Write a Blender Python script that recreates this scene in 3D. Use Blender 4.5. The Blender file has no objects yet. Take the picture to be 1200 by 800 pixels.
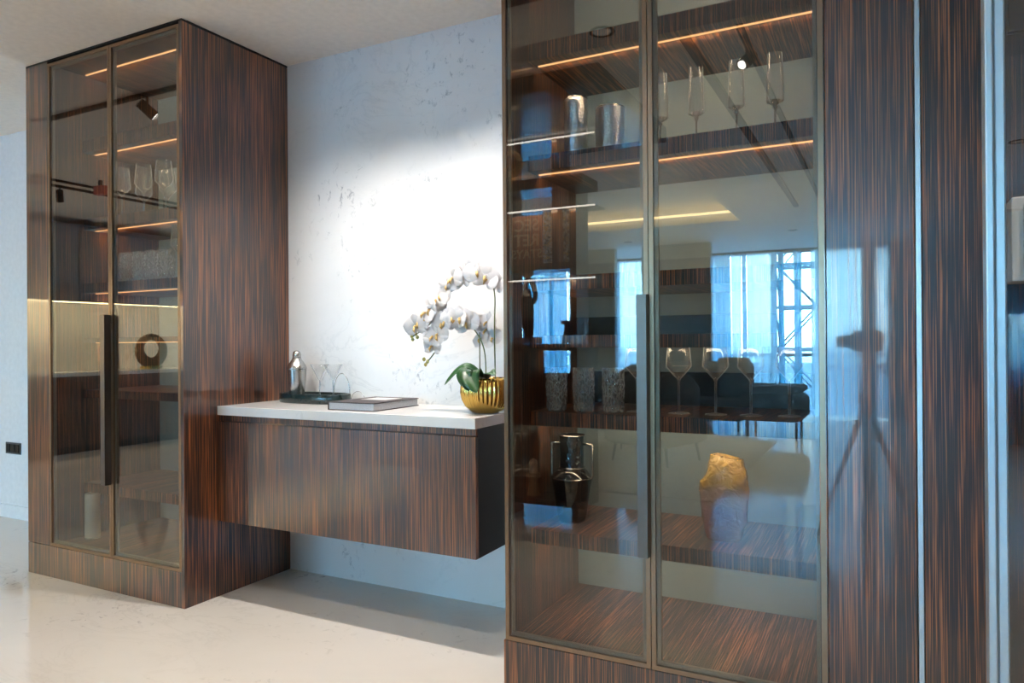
import bpy, math, random
from mathutils import Vector, Matrix
random.seed(7)
sc = bpy.context.scene
col = sc.collection
PI = math.pi

# ------------------------------------------------------------------ camera
YAW, PITCH, ROLL = math.radians(27.341), math.radians(.1188), math.radians(.4009)
cam_d = bpy.data.cameras.new('camera'); cam = bpy.data.objects.new('camera', cam_d); col.objects.link(cam)
cam_d.sensor_width = 36; cam_d.lens = 846.18 / 1200 * 36; cam_d.clip_start = .05; cam_d.clip_end = 200
_F = Vector((-math.sin(YAW) * math.cos(PITCH), math.cos(YAW) * math.cos(PITCH), math.sin(PITCH)))
_R = Vector((math.cos(YAW), math.sin(YAW), 0)); _U = _R.cross(_F)
_r = _R * math.cos(ROLL) - _U * math.sin(ROLL); _u = _R * math.sin(ROLL) + _U * math.cos(ROLL)
mw = Matrix((_r, _u, -_F)).transposed().to_4x4(); mw.translation = Vector((0, 0, 1.2036))
cam.matrix_world = mw
sc.camera = cam

# ------------------------------------------------------------------ world, exposure
w = bpy.data.worlds.new('sky'); sc.world = w; w.use_nodes = True
nt = w.node_tree; nt.nodes.clear()
wo = nt.nodes.new('ShaderNodeOutputWorld'); bg = nt.nodes.new('ShaderNodeBackground')
tc = nt.nodes.new('ShaderNodeTexCoord'); sx = nt.nodes.new('ShaderNodeSeparateXYZ'); rp = nt.nodes.new('ShaderNodeValToRGB')
mr = nt.nodes.new('ShaderNodeMapRange'); mr.inputs[1].default_value = -.25; mr.inputs[2].default_value = .6
nt.links.new(tc.outputs['Generated'], sx.inputs[0]); nt.links.new(sx.outputs[2], mr.inputs[0]); nt.links.new(mr.outputs[0], rp.inputs[0])
e = rp.color_ramp.elements
e[0].position = 0; e[0].color = (.10, .26, .36, 1); e[1].position = 1; e[1].color = (.14, .45, .95, 1)
x = e.new(.27); x.color = (.14, .34, .46, 1)
x = e.new(.32); x.color = (.48, .84, 1, 1)
x = e.new(.6); x.color = (.28, .68, 1, 1)
nt.links.new(rp.outputs[0], bg.inputs[0]); bg.inputs[1].default_value = 62.0
nt.links.new(bg.outputs[0], wo.inputs[0])
vs = sc.view_settings; vs.view_transform = 'Standard'; vs.look = 'None'; vs.gamma = 1; vs.use_curve_mapping = False
vs.exposure = 0.3
cy = sc.cycles
cy.max_bounces = 10; cy.diffuse_bounces = 4; cy.glossy_bounces = 5; cy.transmission_bounces = 8; cy.transparent_max_bounces = 40
cy.sample_clamp_indirect = 5; cy.use_denoising = True; cy.caustics_reflective = False; cy.caustics_refractive = False
cy.blur_glossy = .5

H = 2.70; YF = 2.239; YW = 2.897; YWIN = -8.0
L0, L1 = -4.075, -2.847; R0, R1 = -1.198, -.150
LEDW = 2.4; WARM = (1, .80, .60); AMBER = (1, .50, .17)

# daylight portals (the glazed front lets the sky in)
def portal(x0, x1, z0, z1, y):
    l = bpy.data.lights.new('window_daylight', 'AREA'); l.shape = 'RECTANGLE'; l.size = x1 - x0; l.size_y = z1 - z0
    l.cycles.is_portal = True
    o = bpy.data.objects.new('window_daylight', l); col.objects.link(o)
    o.location = ((x0 + x1) / 2, y, (z0 + z1) / 2); o.rotation_euler = (PI / 2, 0, 0)
portal(-7.0, .10, .05, 2.66, YWIN - .12)

# ------------------------------------------------------------------ materials
MAT = {}
def newmat(name):
    m = bpy.data.materials.new(name); m.use_nodes = True; MAT[name] = m
    n = m.node_tree.nodes; n.clear()
    out = n.new('ShaderNodeOutputMaterial')
    return m, n, m.node_tree.links, out
def pbsdf(n, l, out, color=(.5, .5, .5), rough=.5, metal=0, coat=0, coat_r=.03, spec=.5, trans=0, ior=1.5):
    b = n.new('ShaderNodeBsdfPrincipled')
    b.inputs['Base Color'].default_value = (*color, 1); b.inputs['Roughness'].default_value = rough
    b.inputs['Metallic'].default_value = metal; b.inputs['Coat Weight'].default_value = coat
    b.inputs['Coat Roughness'].default_value = coat_r; b.inputs['Specular IOR Level'].default_value = spec
    b.inputs['Transmission Weight'].default_value = trans; b.inputs['IOR'].default_value = ior
    l.new(b.outputs[0], out.inputs[0]); return b
def noise(n, l, coord, scale, detail=3, mapscale=None, rough=.5, dist=0):
    t = n.new('ShaderNodeTexNoise'); t.inputs['Scale'].default_value = scale; t.inputs['Detail'].default_value = detail
    t.inputs['Roughness'].default_value = rough; t.inputs['Distortion'].default_value = dist
    if mapscale:
        mp = n.new('ShaderNodeMapping'); mp.inputs['Scale'].default_value = mapscale
        l.new(coord, mp.inputs[0]); l.new(mp.outputs[0], t.inputs[0])
    else: l.new(coord, t.inputs[0])
    return t.outputs[0]
def ramp(n, l, fac, stops):
    r = n.new('ShaderNodeValToRGB'); e = r.color_ramp.elements
    e[0].position, e[1].position = stops[0][0], stops[-1][0]
    e[0].color, e[1].color = (*stops[0][1], 1), (*stops[-1][1], 1)
    for p, c in stops[1:-1]:
        q = e.new(p); q.color = (*c, 1)
    l.new(fac, r.inputs[0]); return r.outputs[0]
def math_(n, l, op, a, b):
    m = n.new('ShaderNodeMath'); m.operation = op
    for i, v in enumerate((a, b)):
        if v is None: continue
        if isinstance(v, (int, float)): m.inputs[i].default_value = v
        else: l.new(v, m.inputs[i])
    return m.outputs[0]
def mixc(n, l, fac, a, b, mode='MIX'):
    m = n.new('ShaderNodeMix'); m.data_type = 'RGBA'; m.blend_type = mode
    if isinstance(fac, (int, float)): m.inputs[0].default_value = fac
    else: l.new(fac, m.inputs[0])
    for i, v in ((6, a), (7, b)):
        if isinstance(v, tuple): m.inputs[i].default_value = (*v, 1)
        else: l.new(v, m.inputs[i])
    return m.outputs[2]
def coordw(n): # world position: pattern runs on over neighbouring panels
    return n.new('ShaderNodeNewGeometry').outputs['Position']
def coordo(n): return n.new('ShaderNodeTexCoord').outputs['Object']

def wood(name, axis, coat=1.0, bright=1.0):
    m, n, l, out = newmat(name); P = coordw(n)
    s1 = {'x': (1, .012, .008), 'y': (.012, 1, .008)}[axis]
    a = noise(n, l, P, 420, 2, tuple(v for v in s1), .6)
    b = noise(n, l, P, 210, 3, tuple(v * 1.0 for v in s1), .65, .15)
    c = noise(n, l, P, 9, 3, {'x': (1, .1, .14), 'y': (.1, 1, .14)}[axis], .5, .3)
    v = math_(n, l, 'ADD', math_(n, l, 'MULTIPLY', a, .38), math_(n, l, 'MULTIPLY', b, .44))
    v = math_(n, l, 'ADD', v, math_(n, l, 'MULTIPLY', c, .20))
    k = bright
    cl = ramp(n, l, v, [(.42, (.012 * k, .007 * k, .006 * k)), (.505, (.026 * k, .011 * k, .008 * k)), (.55, (.13 * k, .040 * k, .014 * k)),
                        (.60, (.31 * k, .100 * k, .030 * k)), (.70, (.42 * k, .16 * k, .060 * k))])
    bs = pbsdf(n, l, out, rough=.38, coat=coat, coat_r=.035)
    bs.inputs['Coat IOR'].default_value = 1.5
    l.new(cl, bs.inputs['Base Color']); return m
wood('ebony_front', 'x', 1.0, .9); wood('ebony_side', 'y', 1.0, .9); wood('ebony_shelf_lit', 'x', .6, 1.7)  # shelf copy painted lighter, for the window light on its fronts

def marble(name, base, vein, fleck, rough=.08, scale=1.0, warm=None, amount=.35):
    m, n, l, out = newmat(name); P = coordw(n)
    cloud = noise(n, l, P, 1.1 * scale, 5, None, .6, .6)
    c0 = ramp(n, l, cloud, [(.35, tuple(v * .93 for v in base)), (.65, base)])
    # soft directional veining
    wv = noise(n, l, P, 2.2 * scale, 8, (1, 2.1, 1.6), .62, 1.5)
    d = math_(n, l, 'ABSOLUTE', math_(n, l, 'SUBTRACT', wv, .5), None)
    vf = ramp(n, l, d, [(0, (1, 1, 1)), (.008, (.45, .45, .45)), (.03, (0, 0, 0))])
    mask = ramp(n, l, noise(n, l, P, .9 * scale, 2), [(.48, (0, 0, 0)), (.66, (1, 1, 1))])
    vf = mixc(n, l, 1.0, vf, mask, 'MULTIPLY')
    vf = mixc(n, l, 1.0, vf, (amount, amount, amount), 'MULTIPLY')
    c1 = mixc(n, l, vf, c0, vein)
    f = noise(n, l, P, 26 * scale, 5, (1, 1, .8), .7, .6)
    ff = ramp(n, l, f, [(.575, (0, 0, 0)), (.68, (.8, .8, .8))])
    fm = ramp(n, l, noise(n, l, P, 2.6 * scale, 3), [(.50, (0, 0, 0)), (.66, (1, 1, 1))])
    ff = mixc(n, l, 1.0, ff, fm, 'MULTIPLY')
    c2 = mixc(n, l, ff, c1, fleck)
    bs = pbsdf(n, l, out, rough=rough, spec=.5); l.new(c2, bs.inputs['Base Color']); return m
marble('marble_wall', (.78, .79, .79), (.45, .48, .50), (.30, .33, .36), .10, 1.0, amount=.35)
marble('marble_floor', (.74, .70, .64), (.30, .26, .22), (.20, .18, .16), .09, .8, amount=.28)
marble('marble_top', (.80, .79, .77), (.62, .60, .58), (.62, .60, .58), .15, 1.5, amount=.3)
marble('marble_kitchen', (.72, .70, .64), (.30, .27, .20), (.45, .42, .36), .15, .5, amount=.9)
marble('stone_grey', (.22, .24, .26), (.10, .09, .08), (.14, .14, .14), .18, .45, amount=.9)
marble('marble_green', (.007, .018, .019), (.03, .05, .05), (.05, .07, .07), .2, 6, amount=.8)

def plain(name, color, rough=.5, metal=0, coat=0, spec=.5, var=.04, vscale=30, bump=0, bscale=60, btype='noise'):
    m, n, l, out = newmat(name); P = coordo(n)
    bs = pbsdf(n, l, out, color, rough, metal, coat, spec=spec)
    f = noise(n, l, P, vscale, 3)
    c = ramp(n, l, f, [(.3, tuple(max(0, v * (1 - var)) for v in color)), (.7, tuple(min(1, v * (1 + var)) for v in color))])
    l.new(c, bs.inputs['Base Color'])
    if bump:
        bp = n.new('ShaderNodeBump'); bp.inputs['Strength'].default_value = bump; bp.inputs['Distance'].default_value = .002
        if btype == 'voronoi':
            v = n.new('ShaderNodeTexVoronoi'); v.inputs['Scale'].default_value = bscale; l.new(P, v.inputs[0]); l.new(v.outputs[0], bp.inputs['Height'])
        else: l.new(noise(n, l, P, bscale, 2), bp.inputs['Height'])
        l.new(bp.outputs[0], bs.inputs['Normal'])
    return m
plain('ceiling_paint', (.94, .88, .80), .6)
plain('wall_paint', (.80, .81, .82), .5)
plain('bronze_frame', (.23, .15, .095), .33, .9)
plain('bronze_light', (.38, .33, .27), .35, .6)
plain('handle_bronze', (.13, .11, .095), .35, .85)
plain('black_metal', (.010, .010, .011), .6, 0, spec=.15)
plain('dark_gap', (.012, .010, .009), .6)
plain('aluminium', (.50, .55, .57), .35, .8)
plain('back_laminate', (.245, .315, .325), .45, var=.06, vscale=4)
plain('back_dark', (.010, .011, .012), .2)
plain('steel', (.55, .53, .50), .27, 1, var=.03)
plain('chrome_hammered', (.86, .85, .83), .30, 1, bump=.9, bscale=110, btype='voronoi')
plain('gold', (.78, .50, .13), .20, 1)
plain('gold_dark', (.10, .065, .03), .15, .9)
plain('black_ceramic', (.010, .013, .016), .08, 0, 1)
plain('navy_hammered', (.10, .14, .17), .16, .9, bump=.9, bscale=90, btype='voronoi')
plain('leaf_green', (.014, .065, .016), .3, 0, .3, var=.35, vscale=14)
plain('stem_green', (.10, .12, .045), .5, var=.3)
plain('petal', (.60, .575, .575), .5, var=.04, vscale=40)
plain('lip_yellow', (.55, .36, .13), .5, var=.3, vscale=90)
plain('bud_green', (.36, .33, .10), .5, var=.4, vscale=60)
plain('bark', (.14, .07, .04), .9, var=.6, vscale=90, bump=.6)
plain('book_cover', (.035, .024, .026), .6, var=.1)
plain('book_pages', (.56, .56, .58), .7, var=.1, vscale=200)
plain('print_white', (.62, .58, .55), .4, var=.3, vscale=12)
plain('ochre', (.85, .52, .24), .35)
plain('candle_wax', (.80, .74, .60), .5, var=.06)
plain('candle_gold', (.40, .31, .17), .4, .3)
plain('fabric_grey', (.10, .11, .12), .9, var=.2, vscale=200, bump=.3, bscale=300)
plain('fabric_dark', (.018, .018, .022), .9, var=.2, vscale=200)
plain('sculpture_black', (.012, .012, .014), .45)
plain('stone_plinth', (.16, .14, .13), .6, var=.2)
plain('sign_brown', (.24, .09, .045), .5, var=.2)
plain('sign_letter', (.52, .44, .36), .5)
plain('cream_wall', (.46, .42, .34), .5)
plain('brown_wood', (.13, .055, .022), .3, 0, .5, var=.4, vscale=14)
plain('teal_panel', (.05, .075, .08), .3, 0, .3)
plain('rug', (.40, .37, .32), .95, var=.25, vscale=25, bump=.4, bscale=200)
plain('white_lacquer', (.75, .76, .78), .25)
plain('red_plastic', (.55, .03, .02), .4)
plain('switch_plate', (.07, .075, .08), .35, .3)
plain('steel_paint', (.16, .20, .22), .6)
plain('glass_sill', (.30, .33, .34), .4)
plain('camera_black', (.006, .006, .007), .5)
plain('ground_outside', (.20, .21, .21), .8)

def emis(name, color, st):
    m, n, l, out = newmat(name); em = n.new('ShaderNodeEmission'); em.inputs[0].default_value = (*color, 1); em.inputs[1].default_value = st
    l.new(em.outputs[0], out.inputs[0]); return m
emis('led_amber', (1, .53, .23), 1.9)
emis('led_white', (1, .93, .82), 7)
emis('led_kitchen', (1, .80, .42), 16)
emis('led_cove', (1, .78, .42), 9)
emis('lamp_lens', (1, .95, .88), 14)
emis('downlight_lens', (1, .90, .76), .6)

def facing(n, l, f0, power, top=1.0):
    lw = n.new('ShaderNodeLayerWeight'); lw.inputs[0].default_value = .5   # Facing output is |cos| based, equal on both sides
    p = math_(n, l, 'POWER', lw.outputs['Facing'], power)
    return math_(n, l, 'ADD', math_(n, l, 'MULTIPLY', p, top - f0), f0)
def pane(name, tint, f0, power=5, rough=0.0, top=1.0):
    m, n, l, out = newmat(name)
    tr = n.new('ShaderNodeBsdfTransparent'); tr.inputs[0].default_value = (*tint, 1)
    gl = n.new('ShaderNodeBsdfGlossy'); gl.inputs['Roughness'].default_value = rough
    mx = n.new('ShaderNodeMixShader'); l.new(facing(n, l, f0, power, top), mx.inputs[0])
    l.new(tr.outputs[0], mx.inputs[1]); l.new(gl.outputs[0], mx.inputs[2]); l.new(mx.outputs[0], out.inputs[0]); return m
pane('tinted_glass', (.74, .735, .71), .075, 3.6)
pane('window_glass', (.93, .97, .98), .03)
pane('shelf_glass', (.85, .9, .9), .06)
def crystal(name, tint, f0, power, dif, bump):
    m, n, l, out = newmat(name); P = coordo(n)
    tr = n.new('ShaderNodeBsdfTransparent'); tr.inputs[0].default_value = (*tint, 1)
    gl = n.new('ShaderNodeBsdfGlossy'); gl.inputs['Roughness'].default_value = .03
    df = n.new('ShaderNodeBsdfDiffuse'); df.inputs[0].default_value = (.85, .9, .92, 1); ts = n.new('ShaderNodeBsdfTranslucent'); ts.inputs[0].default_value = (.85, .9, .92, 1)
    v = n.new('ShaderNodeTexVoronoi'); v.inputs['Scale'].default_value = 150; mp = n.new('ShaderNodeMapping'); mp.inputs['Scale'].default_value = (1, 1, .45); l.new(P, mp.inputs[0]); l.new(mp.outputs[0], v.inputs[0])
    if bump:
        bp = n.new('ShaderNodeBump'); bp.inputs['Strength'].default_value = bump; bp.inputs['Distance'].default_value = .002
        l.new(v.outputs[0], bp.inputs['Height']); l.new(bp.outputs[0], gl.inputs['Normal'])
    mx = n.new('ShaderNodeMixShader'); l.new(facing(n, l, f0, power, .9), mx.inputs[0]); l.new(tr.outputs[0], mx.inputs[1]); l.new(gl.outputs[0], mx.inputs[2])
    a = n.new('ShaderNodeMixShader'); a.inputs[0].default_value = .5; l.new(df.outputs[0], a.inputs[1]); l.new(ts.outputs[0], a.inputs[2])
    b = n.new('ShaderNodeMixShader'); l.new(mx.outputs[0], b.inputs[1]); l.new(a.outputs[0], b.inputs[2])
    if bump:
        l.new(math_(n, l, 'MULTIPLY', ramp(n, l, v.outputs[0], [(.1, (0, 0, 0)), (.6, (1, 1, 1))]), dif), b.inputs[0])  # white mixed into the cuts paints in caught light
    else: l.new(facing(n, l, dif, 2.2, .8), b.inputs[0])  # white towards the rims paints in bright edges
    l.new(b.outputs[0], out.inputs[0]); return m
crystal('crystal_glass', (.93, .95, .965), .16, 1.5, .26, 1.0)
crystal('stem_glass', (.93, .94, .95), .22, 1.2, .12, 0)
crystal('thin_glass', (.965, .975, .98), .055, 2.0, .03, 0)
def sheer(name, color, op, trans):
    m, n, l, out = newmat(name); P = coordo(n)
    d = n.new('ShaderNodeBsdfDiffuse'); t = n.new('ShaderNodeBsdfTranslucent'); tr = n.new('ShaderNodeBsdfTransparent')
    f = noise(n, l, P, 18, 3, (1, .1, .03)); c = ramp(n, l, f, [(.35, tuple(v * .75 for v in color)), (.65, color)])
    l.new(c, d.inputs[0]); l.new(c, t.inputs[0])
    a = n.new('ShaderNodeMixShader'); a.inputs[0].default_value = trans; l.new(d.outputs[0], a.inputs[1]); l.new(t.outputs[0], a.inputs[2])
    b = n.new('ShaderNodeMixShader'); b.inputs[0].default_value = op; l.new(tr.outputs[0], b.inputs[1]); l.new(a.outputs[0], b.inputs[2])
    l.new(b.outputs[0], out.inputs[0]); return m
sheer('sheer_fabric', (.72, .90, .97), .80, .8)
sheer('dense_fabric', (.16, .55, .74), .95, .75)
# amber art glass: gold at the neck, pink body, orange foot - its own colours
m, n, l, out = newmat('amber_glass')
P = coordo(n); sp = n.new('ShaderNodeSeparateXYZ'); l.new(P, sp.inputs[0])
zz = math_(n, l, 'ADD', math_(n, l, 'MULTIPLY', sp.outputs[2], 1 / .30), math_(n, l, 'MULTIPLY', math_(n, l, 'SUBTRACT', noise(n, l, P, 14, 3), .5), .25))
cl = ramp(n, l, zz, [(0, (.98, .36, .16)), (.14, (.90, .34, .24)), (.3, (.70, .34, .34)), (.58, (.80, .52, .38)), (.66, (.80, .46, .06)), (1, (.90, .58, .16))])
bs = pbsdf(n, l, out, rough=.10, trans=.55, ior=1.3); l.new(cl, bs.inputs['Base Color'])
bp = n.new('ShaderNodeBump'); bp.inputs['Strength'].default_value = 1.0; bp.inputs['Distance'].default_value = .014
l.new(noise(n, l, P, 28, 3, None, .5, 1.2), bp.inputs['Height']); l.new(bp.outputs[0], bs.inputs['Normal'])
bs.inputs['Coat Weight'].default_value = .5
# mosaic
m, n, l, out = newmat('mosaic'); P = coordo(n)
v = n.new('ShaderNodeTexVoronoi'); v.inputs['Scale'].default_value = 60; l.new(P, v.inputs[0])
cl = ramp(n, l, v.outputs['Color'], [(.2, (.12, .16, .22)), (.45, (.65, .78, .9)), (.6, (.85, .88, .9)), (.75, (.65, .42, .14)), (.9, (.9, .7, .3))])
bs = pbsdf(n, l, out, rough=.3); l.new(cl, bs.inputs['Base Color'])

# ------------------------------------------------------------------ mesh helpers
class MB:
    def __init__(s): s.v = []; s.f = []; s.sm = []
    def add(s, vs, fs, smooth=False):
        b = len(s.v); s.v += [tuple(q) for q in vs]; s.f += [tuple(b + i for i in f) for f in fs]; s.sm += [smooth] * len(fs); return s
    def box(s, x0, x1, y0, y1, z0, z1):
        vs = [(x0, y0, z0), (x1, y0, z0), (x1, y1, z0), (x0, y1, z0), (x0, y0, z1), (x1, y0, z1), (x1, y1, z1), (x0, y1, z1)]
        return s.add(vs, [(0, 3, 2, 1), (4, 5, 6, 7), (0, 1, 5, 4), (1, 2, 6, 5), (2, 3, 7, 6), (3, 0, 4, 7)])
    def rbox(s, x0, x1, y0, y1, z0, z1, r=.05, n=4):   # rounded in plan and softened on top
        cx, cy_, hx, hy = (x0 + x1) / 2, (y0 + y1) / 2, (x1 - x0) / 2, (y1 - y0) / 2
        rings = []
        prof = [(r, z0), (0, z0 + r * .6)] + [(r * (1 - math.cos(a)), z1 - r + r * math.sin(a)) for a in [i * PI / 2 / n for i in range(n + 1)]]
        for ins, z in prof:
            ring = []
            for (sx_, sy_, a0) in ((1, 1, 0), (-1, 1, PI / 2), (-1, -1, PI), (1, -1, 1.5 * PI)):
                for k in range(n + 1):
                    a = a0 + k * PI / 2 / n
                    ring.append((cx + sx_ * (hx - r) + max(r - ins, .001) * math.cos(a), cy_ + sy_ * (hy - r) + max(r - ins, .001) * math.sin(a), z))
            rings.append(ring)
        return s.loft(rings, True)
    def loft(s, rings, caps=True, smooth=True, closed=True):
        n = len(rings[0]); vs = [q for r in rings for q in r]; fs = []
        m_ = n if closed else n - 1
        for i in range(len(rings) - 1):
            for k in range(m_):
                fs.append((i * n + k, i * n + (k + 1) % n, (i + 1) * n + (k + 1) % n, (i + 1) * n + k))
        s.add(vs, fs, smooth)
        if caps and closed:
            b = len(s.v) - len(vs)
            s.f.append(tuple(b + k for k in reversed(range(n)))); s.sm.append(False)
            s.f.append(tuple(b + (len(rings) - 1) * n + k for k in range(n))); s.sm.append(False)
        return s
    def lathe(s, cx, cy_, prof, n=32, caps=False, smooth=True, mod=None):
        rings = []
        for i, (r, z) in enumerate(prof):
            ring = []
            for k in range(n):
                a = 2 * PI * k / n; rr = r * (mod(i, a, k) if mod else 1)
                ring.append((cx + rr * math.cos(a), cy_ + rr * math.sin(a), z))
            rings.append(ring)
        return s.loft(rings, caps, smooth)
    def tube(s, pts, r, n=8, caps=True):
        pts = [Vector(p) for p in pts]; rings = []; up = None
        for i, p in enumerate(pts):
            d = (pts[min(i + 1, len(pts) - 1)] - pts[max(i - 1, 0)]).normalized()
            if up is None: up = Vector((0, 0, 1)) if abs(d.z) < .9 else Vector((1, 0, 0))
            a = d.cross(up).normalized(); b = a.cross(d).normalized(); up = b
            rr = r[i] if isinstance(r, (list, tuple)) else r
            rings.append([tuple(p + (a * math.cos(2 * PI * k / n) + b * math.sin(2 * PI * k / n)) * rr) for k in range(n)])
        return s.loft(rings, caps)
    def build(s, name, mat, parent=None, recalc=True):
        o_ = Vector(parent['_o']) if parent is not None else Vector((0, 0, 0))
        me = bpy.data.meshes.new(name); me.from_pydata([tuple(Vector(q) - o_) for q in s.v], [], s.f)
        me.polygons.foreach_set('use_smooth', s.sm)
        if recalc:
            import bmesh
            b = bmesh.new(); b.from_mesh(me); bmesh.ops.recalc_face_normals(b, faces=b.faces); b.to_mesh(me); b.free()
        me.materials.append(MAT[mat]); me.update()
        o = bpy.data.objects.new(name, me); col.objects.link(o)
        if parent is not None: o.parent = parent; o['_o'] = parent['_o']
        return o
def bevel(o, w_=.002, seg=2):
    md = o.modifiers.new('bevel', 'BEVEL'); md.width = w_; md.segments = seg; md.limit_method = 'ANGLE'; return o
def led_beam(parent, x0, x1, y, z, power):
    l_ = bpy.data.lights.new('led_and_fill', 'AREA'); l_.shape = 'RECTANGLE'; l_.size = x1 - x0; l_.size_y = .012; l_.energy = power; l_.color = (1, .80, .56)
    o = bpy.data.objects.new('led_and_fill', l_); col.objects.link(o); o.parent = parent
    o.location = Vector(((x0 + x1) / 2, y, z)) - Vector(parent['_o']); o.rotation_euler = (math.radians(50), 0, 0)
def box(name, mat, parent, x0, x1, y0, y1, z0, z1, bv=0):
    o = MB().box(x0, x1, y0, y1, z0, z1).build(name, mat, parent)
    return bevel(o, bv) if bv else o
def tag(o, label, cat, group=None, kind=None):
    o['label'] = label; o['category'] = cat
    if group: o['group'] = group
    if kind: o['kind'] = kind
    return o
def thing(name, label, cat, loc, group=None):
    o = bpy.data.objects.new(name, None); col.objects.link(o); o.location = loc; o['_o'] = tuple(loc); o.empty_display_size = .05
    return tag(o, label, cat, group)
def struct(o): o['kind'] = 'structure'; return o
def sbox(name, mat, *a, bv=0): return struct(box(name, mat, None, *a, bv=bv))
def dup(root, loc, label, rot=0, scale=1):
    r = root.copy(); col.objects.link(r); r.location = loc; r['label'] = label; r.rotation_euler = (0, 0, rot); r.scale = (scale,) * 3
    for ch in list(root.children):
        c = ch.copy(); col.objects.link(c); c.parent = r
        for g in list(ch.children):
            d = g.copy(); col.objects.link(d); d.parent = c
    return r

# ------------------------------------------------------------------ room shell
XL, XR = -8.75, 2.2
sbox('floor', 'marble_floor', XL - .1, XR + .1, YWIN - .3, YW + .1, -.1, 0)
# ceiling with a raised tray
TX0, TX1, TY0, TY1, TH = -4.6, -1.58, -4.73, -1.72, .22
cm = MB()
cm.box(XL - .1, TX0, YWIN - .3, YW + .1, H, H + .35); cm.box(TX1, XR + .1, YWIN - .3, YW + .1, H, H + .35)
cm.box(TX0, TX1, YWIN - .3, TY0, H, H + .35); cm.box(TX0, TX1, TY1, YW + .1, H, H + .35)
cm.box(TX0 - .1, TX1 + .1, TY0 - .1, TY1 + .1, H + TH, H + .36)
struct(cm.build('ceiling', 'ceiling_paint'))
c = MB()
c.box(TX0 + .02, TX1 - .02, TY0 + .02, TY0 + .05, H + .10, H + .125); c.box(TX0 + .02, TX1 - .02, TY1 - .05, TY1 - .02, H + .10, H + .125)
c.box(TX0 + .02, TX0 + .05, TY0 + .05, TY1 - .05, H + .10, H + .125); c.box(TX1 - .05, TX1 - .02, TY0 + .05, TY1 - .05, H + .10, H + .125)
struct(c.build('trim_1', 'led_cove'))
sbox('wall_back', 'marble_wall', L0, XR + .1, YW, YW + .12, 0, H)
sbox('wall_back_left', 'wall_paint', XL - .1, L0, YW, YW + .12, 0, H)
sbox('baseboard_back', 'wall_paint', XL, L0, YW - .012, YW, 0, .09)
sbox('wall_left', 'wall_paint', XL - .1, XL, YWIN - .3, YW + .1, 0, H)
sbox('wall_right', 'brown_wood', XR, XR + .1, YWIN - .3, YW + .1, 0, H)
# window wall: piers, glazing, mullions
wm = MB(); wm.box(XL - .1, -7.0, YWIN - .2, YWIN, 0, H); wm.box(.06, 1.25, YWIN - .2, YWIN, 0, H); wm.box(1.25, XR + .1, YWIN - .2, YWIN, 0, .85)
wm.box(1.25, XR + .1, YWIN - .2, YWIN, 1.5, H); wm.box(-7.0, .06, YWIN - .2, YWIN, H - .05, H); wm.box(-.32, -.14, YWIN - .2, YWIN + .05, 0, H)
struct(wm.build('wall_front', 'brown_wood'))
for i, (a, b, z0, z1) in enumerate(((-7.0, -.32, 0, H - .05), (-.14, .06, 0, H - .05), (1.25, XR, .85, 1.5))):
    wn = struct(MB().box(a, b, YWIN - .12, YWIN - .11, z0, z1).build('window_%d' % (i + 1), 'window_glass'))
    wn['_o'] = (0, 0, 0)
    k = max(1, round((b - a) / 1.35))
    for j in range(k + 1):
        xx = a + (b - a) * j / k
        box('mullion', 'aluminium', wn, xx - .025, xx + .025, YWIN - .15, YWIN - .08, z0, z1)
    if z0 == 0: box('transom', 'aluminium', wn, a, b, YWIN - .15, YWIN - .08, .95, 1.0)
sbox('terrace_floor', 'ground_outside', -16, 10, -40, YWIN - .3, -.25, -.05)

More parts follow.
